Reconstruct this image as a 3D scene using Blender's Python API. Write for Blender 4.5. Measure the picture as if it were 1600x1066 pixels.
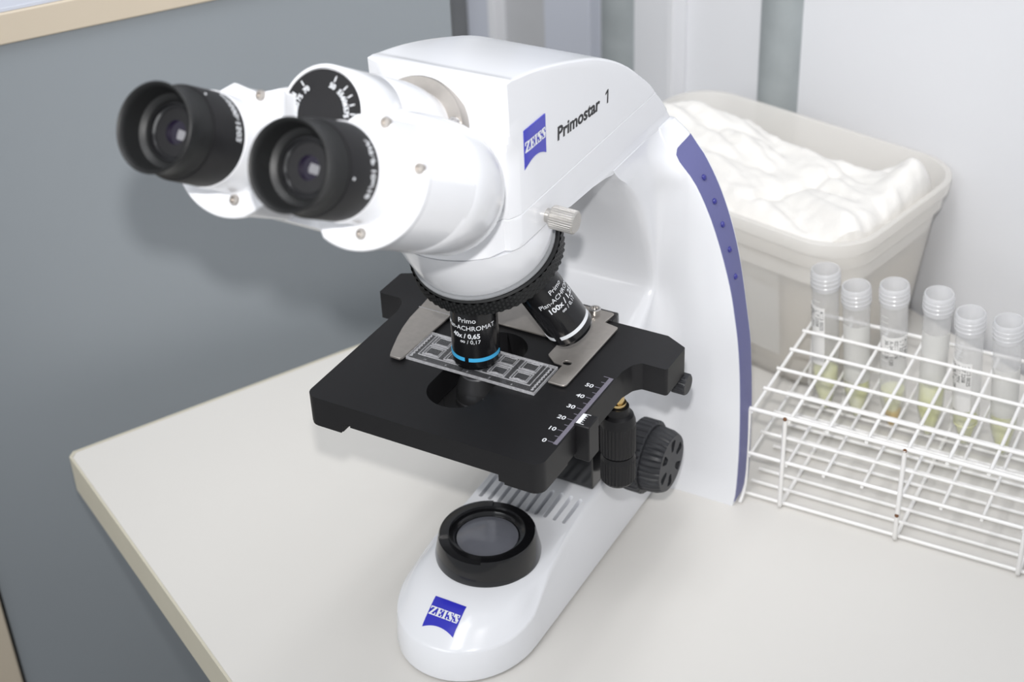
import bpy, bmesh, math, random
from mathutils import Vector, Matrix, noise
for o in list(bpy.data.objects): bpy.data.objects.remove(o)
scene = bpy.context.scene
COL = scene.collection
S = 0.001                      # everything below is written in millimetres
R = math.radians
random.seed(7)

# ------------------------------------------------------------ camera
F_PX = 2492.25
PITCH, ROLL, YAW = R(33.30), R(-2.63), R(-30.51)
fw = Vector((math.sin(YAW)*math.cos(PITCH), math.cos(YAW)*math.cos(PITCH), -math.sin(PITCH)))
rt = Vector((math.cos(YAW), -math.sin(YAW), 0)); up = rt.cross(fw)
rt2 = rt*math.cos(ROLL) + up*math.sin(ROLL); up2 = -rt*math.sin(ROLL) + up*math.cos(ROLL)
CAM = Vector((357.1, -569.89, 618.15))
cd = bpy.data.cameras.new('camera'); cam = bpy.data.objects.new('camera', cd); COL.objects.link(cam)
cd.sensor_width = 36; cd.lens = F_PX/1600*36; cd.clip_start = 0.01
M = Matrix((rt2, up2, -fw)).transposed().to_4x4(); M.translation = CAM*S
cam.matrix_world = M; scene.camera = cam
cd.dof.use_dof = True; cd.dof.focus_distance = 0.80; cd.dof.aperture_fstop = 10

# ------------------------------------------------------------ light and exposure
scene.view_settings.view_transform = 'Standard'; scene.view_settings.look = 'None'
scene.view_settings.gamma = 1; scene.view_settings.exposure = 0.06
scene.view_settings.use_curve_mapping = False
scene.cycles.transparent_max_bounces = 32
w = bpy.data.worlds.new('world'); scene.world = w; w.use_nodes = True
bg = w.node_tree.nodes['Background']; bg.inputs[0].default_value = (0.93, 0.96, 1.0, 1); bg.inputs[1].default_value = 0.42
def area(name, loc, target, sx, sy, power, color=(1, 1, 1)):
    l = bpy.data.lights.new(name, 'AREA'); l.shape = 'RECTANGLE'; l.size = sx*S; l.size_y = sy*S
    l.energy = power; l.color = color
    o = bpy.data.objects.new(name, l); COL.objects.link(o)
    o.location = Vector(loc)*S
    o.rotation_euler = (Vector(target)-Vector(loc)).to_track_quat('-Z', 'Y').to_euler()
    return o
FL = CAM + up2*67 - rt2*6
fl_ = bpy.data.lights.new('camera_flash', 'SPOT'); fl_.energy = 18.5; fl_.color = (1.0, 0.985, 0.97)
fl_.shadow_soft_size = 0.011; fl_.spot_size = R(58); fl_.spot_blend = 1.0
fo = bpy.data.objects.new('camera_flash', fl_); COL.objects.link(fo); fo.location = FL*S
fo.rotation_euler = (Vector((-20, 70, 310))-FL).to_track_quat('-Z', 'Y').to_euler()
for k in (0, 1):               # the twin fluorescent tubes on the ceiling
    area('ceiling_tube', (-150+k*230, -700, 2000), (-150+k*230, -700, 0), 160, 1500, 8.3, (0.97, 0.98, 1.0))
area('front_fill', (-500, -2500, 1500), (100, 200, 100), 1500, 1300, 21, (0.97, 0.985, 1.0))   # added soft fill behind the camera, lifts the upright faces turned to it
area('overhead_fill', (520, 150, 2050), (420, 200, 0), 1400, 500, 4.5, (0.97, 0.98, 1.0))  # unseen overhead fill, placed to brighten the right rear

# ------------------------------------------------------------ materials
def mat(name, color, rough=0.5, metal=0.0, coat=0.0, spec=0.5, noise_amt=0.0, nscale=40, bump=0.0, trans=0.0, ior=1.45, color2=None, bscale=None, sss=0.0):
    m = bpy.data.materials.new(name); m.use_nodes = True; nt = m.node_tree; b = nt.nodes['Principled BSDF']
    c = (*color, 1) if len(color) == 3 else color
    b.inputs['Base Color'].default_value = c
    b.inputs['Roughness'].default_value = rough; b.inputs['Metallic'].default_value = metal
    b.inputs['Coat Weight'].default_value = coat; b.inputs['Coat Roughness'].default_value = 0.08
    b.inputs['Specular IOR Level'].default_value = spec; b.inputs['IOR'].default_value = ior
    b.inputs['Transmission Weight'].default_value = trans
    if sss:
        b.inputs['Subsurface Weight'].default_value = sss; b.inputs['Subsurface Scale'].default_value = 0.01
    tc = nt.nodes.new('ShaderNodeTexCoord')
    if noise_amt or color2:
        n = nt.nodes.new('ShaderNodeTexNoise'); n.inputs['Scale'].default_value = nscale; n.inputs['Detail'].default_value = 5
        nt.links.new(tc.outputs['Object'], n.inputs['Vector'])
        r = nt.nodes.new('ShaderNodeValToRGB'); r.color_ramp.elements[0].position = .35; r.color_ramp.elements[1].position = .7
        c2 = color2 or tuple(max(0, k*(1-noise_amt)) for k in color[:3])
        r.color_ramp.elements[0].color = (*c2[:3], 1); r.color_ramp.elements[1].color = c
        nt.links.new(n.outputs['Fac'], r.inputs['Fac']); nt.links.new(r.outputs['Color'], b.inputs['Base Color'])
    if bump:
        n2 = nt.nodes.new('ShaderNodeTexNoise'); n2.inputs['Scale'].default_value = bscale or 600; n2.inputs['Detail'].default_value = 3
        nt.links.new(tc.outputs['Object'], n2.inputs['Vector'])
        bp = nt.nodes.new('ShaderNodeBump'); bp.inputs['Strength'].default_value = bump; bp.inputs['Distance'].default_value = 0.0005
        nt.links.new(n2.outputs['Fac'], bp.inputs['Height']); nt.links.new(bp.outputs['Normal'], b.inputs['Normal'])
    return m
WHITE = mat('white_gloss_enamel', (0.80, 0.81, 0.84), 0.24, coat=0.35, noise_amt=0.01)
BLACK = mat('black_satin_anodised', (0.010, 0.0098, 0.011), 0.44, spec=0.4, noise_amt=0.1, nscale=300, bump=0.05, bscale=2500)
BLACKG = mat('black_gloss', (0.006, 0.006, 0.007), 0.2, coat=0.3, noise_amt=0.05)
RUBBER = mat('black_rubber', (0.009, 0.0095, 0.010), 0.5, noise_amt=0.1, bump=0.05, bscale=1500)
GREYK = mat('dark_grey_plastic', (0.024, 0.025, 0.029), 0.45, noise_amt=0.05)
BLUE = mat('violet_blue_trim', (0.13, 0.135, 0.30), 0.45, noise_amt=0.03, bump=0.04, bscale=1500)
RIVET = mat('deep_blue_stud', (0.03, 0.03, 0.22), 0.12, coat=0.5, noise_amt=0.02)
COND = mat('satin_dark_metal', (0.10, 0.10, 0.105), 0.3, metal=0.8, noise_amt=0.05)
LOGO = mat('logo_blue', (0.028, 0.030, 0.46), 0.25, coat=0.4, noise_amt=0.02)
INKW = mat('white_print', (0.75, 0.77, 0.80), 0.5, noise_amt=0.02)
INKG = mat('grey_scale_print', (0.17, 0.16, 0.20), 0.4, noise_amt=0.1, nscale=900)
INKK = mat('black_print', (0.02, 0.02, 0.022), 0.5, noise_amt=0.02)
CYAN = mat('light_blue_ring', (0.06, 0.42, 0.75), 0.4, noise_amt=0.02)
STEEL = mat('brushed_steel', (0.46, 0.43, 0.40), 0.38, metal=0.75, noise_amt=0.08, nscale=300)
CHROME = mat('polished_steel', (0.66, 0.64, 0.62), 0.2, metal=1.0, noise_amt=0.04)
NICKEL = mat('satin_nickel', (0.60, 0.58, 0.55), 0.32, metal=0.85, noise_amt=0.06, nscale=200)
BRASS = mat('brass', (0.7, 0.52, 0.25), 0.25, metal=1.0, noise_amt=0.05)
LENS = mat('dark_coated_lens', (0.006, 0.003, 0.014), 0.03, coat=1.0, spec=0.8, noise_amt=0.02)
FROST = mat('frosted_glass', (0.15, 0.155, 0.18), 0.16, coat=0.4, noise_amt=0.15, nscale=60)
TABLE = mat('worktop_laminate', (0.705, 0.685, 0.65), 0.42, noise_amt=0.02, nscale=6)
EDGE = mat('cream_edging', (0.60, 0.565, 0.46), 0.5, noise_amt=0.03)
PANEL = mat('grey_laminate', (0.282, 0.308, 0.330), 0.42, noise_amt=0.03, nscale=4)
CREAM = mat('cream_painted_trim', (0.60, 0.52, 0.41), 0.5, noise_amt=0.03, nscale=10)
WALL = mat('white_wall_paint', (0.80, 0.805, 0.83), 0.55, noise_amt=0.02, nscale=6)
WALLB = mat('bluish_white_paint', (0.60, 0.625, 0.70), 0.5, noise_amt=0.02, nscale=6)
GALV = mat('galvanised_pipe', (0.42, 0.455, 0.465), 0.55, metal=0.2, noise_amt=0.2, nscale=25)
POST = mat('grey_post_paint', (0.20, 0.205, 0.21), 0.5, noise_amt=0.1, nscale=30)
FLOOR = mat('grey_floor', (0.35, 0.34, 0.32), 0.6, noise_amt=0.1, nscale=5)
WIRE = mat('white_coated_wire', (0.88, 0.87, 0.86), 0.35, color2=(0.85, 0.835, 0.81), nscale=45)
RUST = mat('rust_spot', (0.20, 0.09, 0.04), 0.8, noise_amt=0.4, nscale=900)
GAUZE = mat('white_gauze', (0.84, 0.82, 0.785), 0.9, noise_amt=0.02, nscale=60, bump=0.5, bscale=350)
WAD = mat('cream_cotton', (0.96, 0.92, 0.85), 0.9, color2=(0.93, 0.85, 0.74), nscale=16, bump=0.5, bscale=200)
PAPER = mat('white_paper', (0.80, 0.79, 0.77), 0.8, noise_amt=0.03)
YEL = mat('yellow_green_liquid', (0.82, 0.84, 0.34), 0.25, color2=(0.86, 0.86, 0.66), nscale=60)
AMB = mat('amber_sediment', (0.80, 0.55, 0.14), 0.35, noise_amt=0.2, nscale=200)

def clearmix(name, color, opac, rough=0.25, nscale=30, var=0.1, tl=0.5):
    """a thin translucent plastic: part see-through, part scattering, with a gloss coat"""
    m = bpy.data.materials.new(name); m.use_nodes = True; nt = m.node_tree; nt.nodes.clear()
    out = nt.nodes.new('ShaderNodeOutputMaterial'); L = nt.links.new
    tr = nt.nodes.new('ShaderNodeBsdfTransparent'); di = nt.nodes.new('ShaderNodeBsdfDiffuse'); tl_ = nt.nodes.new('ShaderNodeBsdfTranslucent')
    gl = nt.nodes.new('ShaderNodeBsdfGlossy'); gl.inputs['Roughness'].default_value = rough
    di.inputs[0].default_value = (*color, 1); tl_.inputs[0].default_value = (*color, 1)
    m1 = nt.nodes.new('ShaderNodeMixShader'); m1.inputs[0].default_value = tl; L(di.outputs[0], m1.inputs[1]); L(tl_.outputs[0], m1.inputs[2])
    m2 = nt.nodes.new('ShaderNodeMixShader'); L(tr.outputs[0], m2.inputs[1]); L(m1.outputs[0], m2.inputs[2])
    n = nt.nodes.new('ShaderNodeTexNoise'); n.inputs['Scale'].default_value = nscale
    tc = nt.nodes.new('ShaderNodeTexCoord'); L(tc.outputs['Object'], n.inputs['Vector'])
    mr = nt.nodes.new('ShaderNodeMapRange'); mr.inputs['To Min'].default_value = opac-var; mr.inputs['To Max'].default_value = min(1, opac+var)
    L(n.outputs['Fac'], mr.inputs['Value']); L(mr.outputs[0], m2.inputs[0])
    fr = nt.nodes.new('ShaderNodeLayerWeight'); pw = nt.nodes.new('ShaderNodeMath'); pw.operation = 'POWER'; pw.inputs[1].default_value = 4
    ma = nt.nodes.new('ShaderNodeMath'); ma.operation = 'MULTIPLY_ADD'; ma.inputs[1].default_value = .45; ma.inputs[2].default_value = .035
    L(fr.outputs['Facing'], pw.inputs[0]); L(pw.outputs[0], ma.inputs[0])
    m3 = nt.nodes.new('ShaderNodeMixShader'); L(ma.outputs[0], m3.inputs[0]); L(m2.outputs[0], m3.inputs[1]); L(gl.outputs[0], m3.inputs[2])
    L(m3.outputs[0], out.inputs[0]); return m
BOXP = clearmix('translucent_box_plastic', (0.97, 0.95, 0.915), 0.62, 0.3, 12, 0.04, 0.45)
TUBEP = clearmix('translucent_tube_plastic', (0.94, 0.94, 0.94), 0.32, 0.15, 60, 0.05, 0.5)
TUBER = clearmix('tube_collar_plastic', (0.90, 0.90, 0.91), 0.52, 0.2, 60, 0.05, 0.4)
FROSTW = clearmix('frosted_tube_wall', (0.86, 0.855, 0.83), 0.74, 0.4, 60, 0.05, 0.3)
SLIDEP = clearmix('clear_slide_plastic', (0.60, 0.60, 0.63), 0.045, 0.05, 60, 0.02, 0.3)
ETCH = clearmix('moulded_slide_ridge', (0.9, 0.9, 0.93), 0.36, 0.1, 500, 0.2, 0.3)
GLASSC = clearmix('clear_ring_plastic', (0.75, 0.77, 0.80), 0.35, 0.08, 60, 0.05, 0.3)

# ------------------------------------------------------------ helpers
def link(o, parent=None):
    COL.objects.link(o)
    if parent is not None:
        o.parent = parent; o.matrix_parent_inverse = parent.matrix_world.inverted()
    return o
def thing(name, label, cat, loc=(0, 0, 0), group=None):
    o = bpy.data.objects.new(name, None); COL.objects.link(o); o.empty_display_size = 0.01
    o.matrix_world = Matrix.Translation(Vector(loc)*S)
    o['label'] = label; o['category'] = cat
    if group: o['group'] = group
    return o
def tag(o, label, cat, group=None):
    o['label'] = label; o['category'] = cat
    if group: o['group'] = group
    return o
def struct(o): o['kind'] = 'structure'; return o
def finish(bm, name, m, parent=None, sharp=35, weld=True):
    if weld: bmesh.ops.remove_doubles(bm, verts=bm.verts, dist=1e-7)
    bmesh.ops.recalc_face_normals(bm, faces=bm.faces)
    me = bpy.data.meshes.new(name); bm.to_mesh(me); bm.free()
    for mm in (m if isinstance(m, (list, tuple)) else [m]): me.materials.append(mm)
    me.shade_smooth(); me.set_sharp_from_angle(angle=R(sharp))
    o = bpy.data.objects.new(name, me); link(o, parent); return o
def V(p): return Vector(p)*S
def add_faces(bm, verts, faces, mi=0):
    vs = [bm.verts.new(V(v)) for v in verts]
    for f in faces:
        try: bm.faces.new([vs[i] for i in f]).material_index = mi
        except ValueError: pass
    return vs
def add_loft(bm, loops, closed=True, cap0=True, cap1=True, mi=0):
    n = len(loops[0]); vs = [[bm.verts.new(V(p)) for p in l] for l in loops]
    for a in range(len(vs)-1):
        for i in range(n if closed else n-1):
            j = (i+1) % n
            q = [vs[a][i], vs[a][j], vs[a+1][j], vs[a+1][i]]
            try: bm.faces.new(q).material_index = mi
            except ValueError: pass
    if cap0: bm.faces.new(vs[0][::-1]).material_index = mi
    if cap1: bm.faces.new(vs[-1]).material_index = mi
def frame(n, ref=(0, 0, 1)):
    n = Vector(n).normalized(); ref = Vector(ref)
    if abs(n.dot(ref)) > 0.98: ref = Vector((1, 0, 0))
    a = ref.cross(n).normalized(); b = n.cross(a); return a, b, n
def add_lathe(bm, o, axis, prof, seg=48, cap0=False, cap1=False, mi=0, mod=None):
    """prof: list of (distance along axis, radius)"""
    a, b, n = frame(axis); o = Vector(o); loops = []
    for k, (d, r) in enumerate(prof):
        l = []
        for i in range(seg):
            t = 2*math.pi*i/seg; rr = r+(mod(i, k) if mod else 0)
            l.append(o+n*d+a*math.cos(t)*rr+b*math.sin(t)*rr)
        loops.append(l)
    add_loft(bm, loops, True, cap0, cap1, mi)
def lathe(name, o, axis, prof, m, parent=None, seg=48, caps=True, sharp=35, mod=None):
    bm = bmesh.new(); add_lathe(bm, o, axis, prof, seg, caps, caps, 0, mod)
    return finish(bm, name, m, parent, sharp)
def add_box(bm, c, h, ax=None, mi=0):
    c = Vector(c); X, Y, Z = ax or (Vector((1, 0, 0)), Vector((0, 1, 0)), Vector((0, 0, 1)))
    vs = [c+X*h[0]*sx+Y*h[1]*sy+Z*h[2]*sz for sx in (-1, 1) for sy in (-1, 1) for sz in (-1, 1)]
    add_faces(bm, vs, [(0, 1, 3, 2), (4, 6, 7, 5), (0, 4, 5, 1), (2, 3, 7, 6), (0, 2, 6, 4), (1, 5, 7, 3)], mi)
def bevel(o, wd, seg=2, ang=40):
    b = o.modifiers.new('bevel', 'BEVEL'); b.width = wd*S; b.segments = seg; b.limit_method = 'ANGLE'; b.angle_limit = R(ang); b.harden_normals = False
    return o
def box(name, c, h, m, parent=None, ax=None, bev=0.0):
    bm = bmesh.new(); add_box(bm, c, h, ax); o = finish(bm, name, m, parent)
    if bev: bevel(o, bev)
    return o
def prism(bm, pts, z0, z1, T=None, mi=0):
    """polygon in 2D raised between two heights; T maps (x,y,z) to space"""
    T = T or (lambda x, y, z: (x, y, z)); n = len(pts)
    vs = [T(x, y, z0) for x, y in pts]+[T(x, y, z1) for x, y in pts]
    fs = [tuple(range(n))[::-1], tuple(range(n, 2*n))]+[(i, (i+1) % n, n+(i+1) % n, n+i) for i in range(n)]
    add_faces(bm, vs, fs, mi)
def rounded(pts, r, seg=5):
    out = []; n = len(pts)
    rr = r if isinstance(r, (list, tuple)) else [r]*n
    for i in range(n):
        p, a, b = Vector(pts[i]), Vector(pts[i-1]), Vector(pts[(i+1) % n])
        u, v = (a-p), (b-p); lu, lv = u.length, v.length; u.normalize(); v.normalize()
        if rr[i] <= 0: out.append(tuple(p)); continue
        ang = u.angle(v); d = min(rr[i]/math.tan(ang/2), lu*.49, lv*.49); rad = d*math.tan(ang/2)
        c = p+(u+v).normalized()*(rad/math.sin(ang/2))
        s, e = p+u*d-c, p+v*d-c
        a0 = math.atan2(s.y, s.x); a1 = math.atan2(e.y, e.x); da = (a1-a0+math.pi) % (2*math.pi)-math.pi
        for k in range(seg+1): t = a0+da*k/seg; out.append((c.x+rad*math.cos(t), c.y+rad*math.sin(t)))
    return out
def add_tube(bm, pts, r, seg=8, mi=0, caps=True):
    pts = [Vector(p) for p in pts]; loops = []; pa = None
    for i, p in enumerate(pts):
        d = (pts[min(i+1, len(pts)-1)]-pts[max(i-1, 0)]).normalized()
        if pa is None: a, b, _ = frame(d)
        else:
            a = (pa-d*pa.dot(d)).normalized(); b = d.cross(a)
        pa = a
        loops.append([p+a*math.cos(2*math.pi*k/seg)*r+b*math.sin(2*math.pi*k/seg)*r for k in range(seg)])
    add_loft(bm, loops, True, caps, caps, mi)
def boolean(o, cutter, op='DIFFERENCE'):
    md = o.modifiers.new('b', 'BOOLEAN'); md.operation = op; md.object = cutter; md.solver = 'EXACT'
    dg = bpy.context.evaluated_depsgraph_get(); dg.update()
    me = bpy.data.meshes.new_from_object(o.evaluated_get(dg)); o.modifiers.remove(md)
    old = o.data; o.data = me; me.name = old.name; bpy.data.objects.remove(cutter)
    me.shade_smooth(); me.set_sharp_from_angle(angle=R(35)); return o
def text_mesh(name, body, size, T, m, parent=None, spacing=1.0, bold=0.0, xs=1.0, depth=0.15, align='LEFT'):
    """flat lettering; T maps text-plane mm (x along, y up, z out) to space"""
    c = bpy.data.curves.new(name, 'FONT'); c.body = body; c.size = size; c.align_x = align; c.space_character = spacing
    c.offset = bold; c.extrude = depth; c.resolution_u = 3
    t = bpy.data.objects.new(name+'_t', c); COL.objects.link(t)
    dg = bpy.context.evaluated_depsgraph_get(); dg.update()
    me = bpy.data.meshes.new_from_object(t.evaluated_get(dg)); bpy.data.objects.remove(t); bpy.data.curves.remove(c)
    for v in me.vertices: v.co = Vector(T(v.co.x*xs, v.co.y, v.co.z))*S
    me.materials.clear(); me.materials.append(m)
    o = bpy.data.objects.new(name, me); link(o, parent); return o
# slab-serif letters for the shield logo, on a unit grid (0..1 high)
def bars(ch):
    if ch == 'Z': return [[(0, 1), (.78, 1), (.78, .86), (0, .86)], [(0, 1), (.13, 1), (.13, .68), (0, .68)], [(.5, .88), (.78, .88), (.30, .12), (.02, .12)],
                          [(0, 0), (.80, 0), (.80, .14), (0, .14)], [(.67, 0), (.80, 0), (.80, .34), (.67, .34)]]
    if ch == 'E': return [[(0, 0), (.74, 0), (.74, .11), (0, .11)], [(0, 1), (.74, 1), (.74, .89), (0, .89)], [(.12, 0), (.38, 0), (.38, 1), (.12, 1)],
                          [(.3, .44), (.58, .44), (.58, .56), (.3, .56)], [(.62, .68), (.74, .68), (.74, 1), (.62, 1)], [(.62, 0), (.74, 0), (.74, .32), (.62, .32)], [(.5, .36), (.58, .36), (.58, .64), (.5, .64)]]
    if ch == 'I': return [[(0, 0), (.5, 0), (.5, .11), (0, .11)], [(0, 1), (.5, 1), (.5, .89), (0, .89)], [(.12, 0), (.38, 0), (.38, 1), (.12, 1)]]
    # S built like the logo's: heavy diagonal spine, thin bowls, slab ends
    return [[(.02, .98), (.30, .98), (.66, .28), (.40, .16)], [(.04, 1), (.64, 1), (.64, .89), (.04, .89)], [(.55, .66), (.66, .66), (.66, 1), (.55, 1)],
            [(0, .62), (.12, .55), (.16, .9), (.02, .9)], [(.02, 0), (.62, 0), (.62, .11), (.02, .11)], [(.02, 0), (.13, 0), (.13, .34), (.02, .34)], [(.5, .05), (.62, .05), (.69, .42), (.58, .5)]]
def logo_letters(T, width, height, name, parent):
    bm = bmesh.new(); ws = {'Z': .84, 'E': .80, 'I': .56, 'S': .74}; tot = sum(ws[c] for c in 'ZEISS')-.06
    x = 0; sx = width/tot
    for ch in 'ZEISS':
        for k, poly in enumerate(bars(ch)):
            prism(bm, [(x+px*sx, py*height) for px, py in poly], 0, 0.05+0.004*k, T)
        x += ws[ch]*sx
    return finish(bm, name, INKW, parent, weld=False)

# ------------------------------------------------------------ the setting
TT = Vector((0.88514, -0.46532, 0)); UU = Vector((0.46532, 0.88514, 0)); K = Vector((-316.4, -1.4, 0)); ZZ = Vector((0, 0, 1))
# worktop: a grey-white laminate slab edged with a cream strip
tb = thing('table', 'large off-white laminate worktop with cream edging under the microscope', 'table', K+TT*300+UU*150)
TW, TL, TH = 1300, 558, 26
def slab(name, a0, a1, b0, b1, z0, z1, m, parent, bev=0.6):
    c = K+TT*(a0+a1)/2+UU*(b0+b1)/2+ZZ*(z0+z1)/2
    return box(name, c, ((a1-a0)/2, (b1-b0)/2, (z1-z0)/2), m, parent, (TT, UU, ZZ), bev)
bm = bmesh.new()
ch = [(0, 4), (4, 0), (TW, 0), (TW, TL), (0, TL)]
prism(bm, [(a+1.6 if a < 5 else a, b+1.6 if b < 5 else b) for a, b in ch], -TH, 0, lambda a, b, z: K+TT*a+UU*b+ZZ*z)
bevel(finish(bm, 'tabletop', TABLE, tb), 0.3)
bm = bmesh.new()
def strip_poly(bm, path, wd, z0, z1):
    inner = [(a+wd if a < 5 else a, b+wd if b < 5 else b) for a, b in path]
    for i in range(len(path)-1):
        q = [path[i], path[i+1], inner[i+1], inner[i]]
        prism(bm, q, z0, z1, lambda a, b, z: K+TT*a+UU*b+ZZ*z)
strip_poly(bm, [(0, TL), (0, 4), (4, 0), (TW, 0)], 1.6, -TH-1, 0.25)
finish(bm, 'edging', EDGE, tb, weld=False)
for a, b in ((420, 150), (1200, 120), (420, 480), (1200, 480)):
    slab('leg', a-20, a+20, b-20, b+20, -740, -TH, POST, tb)
slab('apron', 420, 1200, 470, 490, -120, -TH, POST, tb)
# floor and back wall
def plane_box(name, c, h, m, ax=(TT, UU, ZZ)): return struct(box(name, c, h, m, None, ax))
plane_box('floor', K+TT*500+UU*(-300)+ZZ*(-750), (2600, 1600, 10), FLOOR)
WS = 562
def wall_pt(t, off, z): return K+TT*t+UU*(WS+off)+ZZ*z
plane_box('wall_back', wall_pt(600, 40, 560), (1700, 36, 1310), WALL)
# relief of the wall between the grey partition and the pipe: post, recess, boards
def wallstrip(name, t0, t1, off, th, m, label=None, cat=None, bev=1.0):
    o = box(name, wall_pt((t0+t1)/2, off-th/2+4, 300), ((t1-t0)/2, th/2, 1045), m, None, (TT, UU, ZZ), bev)
    return o
struct(wallstrip('trim_1', -441, -418, 0, 22, POST))
struct(wallstrip('trim_2', -418, -402, 0, 26, POST))
struct(wallstrip('trim_3', -402, -348, 0, 8, WALLB))
struct(wallstrip('trim_4', -348, -336, 0, 18, WALL))
struct(wallstrip('trim_5', -336, -262, 0, 6, mat('light_grey_board', (0.52, 0.525, 0.54), .5, noise_amt=.03)))
struct(wallstrip('trim_6', -262, -192, 0, 12, WALLB))
struct(wallstrip('trim_7', -84, -75, 0, 14, WALL))
def pipe(t, r, label):
    o = lathe('pipe', wall_pt(t, 7, 1 if t > 0 else -735), (0, 0, 1), [(0, r), (1460 if t > 0 else 2200, r)], GALV, None, 40)
    tag(o, label, 'pipe', 'galvanised pipes on the back wall'); return o
pipe(-163, 19, 'grey galvanised vertical pipe just behind the microscope head')
pipe(38, 19.5, 'grey galvanised vertical pipe rising behind the plastic box')
# grey partition with a cream frame
ang = R(56.14); D = Vector((math.cos(ang), math.sin(ang), 0)); N = Vector((D.y, -D.x, 0)); A = Vector((-355.2, 54.2, 0))
part = thing('partition', 'tall grey laminate partition with cream frame standing left of the worktop', 'partition', A+D*100+ZZ*(-740))
L0, L1, ZT = -85.4, 294.5, 255
def pbox(name, a0, a1, n0, n1, z0, z1, m, bev=1.2):
    return box(name, A+D*(a0+a1)/2+N*(n0+n1)/2+ZZ*(z0+z1)/2, ((a1-a0)/2, abs(n1-n0)/2, (z1-z0)/2), m, part, (D, N, ZZ), bev)
pbox('panel', L0+1, L1, -16, 0, -740, ZT, PANEL, .3)
pbox('top_rail', L0-120, L1, -20, 4, ZT+1.0, ZT+20.5, CREAM)
pbox('top_cap', L0-120, L1, -30, 3, ZT+20.6, ZT+23, WALLB, .3)
pbox('side_stile', L0-120, L0-1.2, -20, 3, -740, ZT, CREAM)
pbox('shadow_gap', L0-3, L0+2, -14, -3, -740, ZT, INKK, 0)

# ------------------------------------------------------------ MICROSCOPE
mic = thing('microscope', 'white binocular microscope with black stage and violet-blue side trim', 'microscope')
def interp(tab, z):
    if z <= tab[0][0]: return tab[0][1]
    for (a, va), (b, vb) in zip(tab, tab[1:]):
        if z <= b: return va+(vb-va)*(z-a)/(b-a)
    return tab[-1][1]
def smooth_interp(tab, z):
    # Catmull-Rom over the table
    xs = [t[0] for t in tab]; ys = [t[1] for t in tab]
    if z <= xs[0]: return ys[0]
    if z >= xs[-1]: return ys[-1]
    i = max(k for k in range(len(xs)) if xs[k] <= z)
    if i == len(xs)-1: return ys[-1]
    h = xs[i+1]-xs[i]; t = (z-xs[i])/h
    def sl(k):
        if k == 0: return (ys[1]-ys[0])/(xs[1]-xs[0])
        if k == len(xs)-1: return (ys[-1]-ys[-2])/(xs[-1]-xs[-2])
        return (ys[k+1]-ys[k-1])/(xs[k+1]-xs[k-1])
    m0, m1 = sl(i)*h, sl(i+1)*h
    return ys[i]*(2*t**3-3*t*t+1)+m0*(t**3-2*t*t+t)+ys[i+1]*(-2*t**3+3*t*t)+m1*(t**3-t*t)

# --- foot (base): rings from the table edge up to the crease and plateau
def base_ring(w, yf, yb, n, zf, ncurve=26, pow_=2.05, yc=None):
    """one side from the rear to the front and back again; zf(y) gives height"""
    yc = yf+w*1.03 if yc is None else yc
    pts = []
    ys = [yb+(yc-yb)*k/n for k in range(n)]
    for y in ys: pts.append((w(y) if callable(w) else w, y))
    ww = w(yc) if callable(w) else w; b = yc-yf
    for k in range(ncurve+1):
        t = math.pi*k/ncurve; cx, sy = math.cos(t), math.sin(t)
        pts.append((ww*math.copysign(abs(cx)**(2/pow_), cx), yc-b*abs(sy)**(2/pow_)))
    for y in ys[::-1]: pts.append((-(w(y) if callable(w) else w), y))
    return [(x, y, zf(y) if callable(zf) else zf) for x, y in pts]
YB = 141; YC = -20
bm = bmesh.new()
zc = lambda y: interp([(-65, 21), (-40, 22), (-20, 25.5), (0, 34), (20, 38), (60, 41.5), (140, 43)], y)
wc = lambda y: interp([(-21, 39.4), (-10, 38), (10, 35.2), (30, 33), (60, 32), (140, 33)], y)
zd = lambda y: interp([(-40, 37.6), (20, 39.2), (60, 41.8), (140, 44)], y)
rings = [base_ring(39.8, -66.0, YB, 24, 2.2, yc=YC), base_ring(40.2, -66.2, YB, 24, 4, yc=YC),
         base_ring(lambda y: .3*40.2+.7*wc(y), -65.0, YB, 24, lambda y: .3*4+.7*zc(y), yc=YC), base_ring(lambda y: .10*40.2+.90*wc(y)+.2, -63.6, YB, 24, lambda y: .10*4+.90*zc(y), yc=YC),
         base_ring(lambda y: wc(y)+.25, -63.3, YB, 24, lambda y: zc(y)-.9, yc=YC),
         base_ring(lambda y: wc(y)-.5, -62.4, YB, 24, lambda y: zc(y)+.1, yc=YC),
         base_ring(lambda y: wc(y)-1.6, -61.0, YB, 24, lambda y: zc(y)+.9 if y < 10 else zc(y)+.3, yc=YC),
         base_ring(lambda y: .7*wc(y)+.3*28, -54, YB, 24, lambda y: .66*zc(y)+.34*zd(y)+.9*max(0, min(1, -y/30)), yc=YC+1),
         base_ring(lambda y: .4*wc(y)+.6*28, -44, YB, 24, lambda y: .3*zc(y)+.7*zd(y)+.8*max(0, min(1, -y/30)), yc=YC+2),
         base_ring(27.5, -34, YB, 24, zd, yc=-5), base_ring(14, -16, YB, 24, zd, yc=0)]
add_loft(bm, rings, False, False, False)
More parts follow.
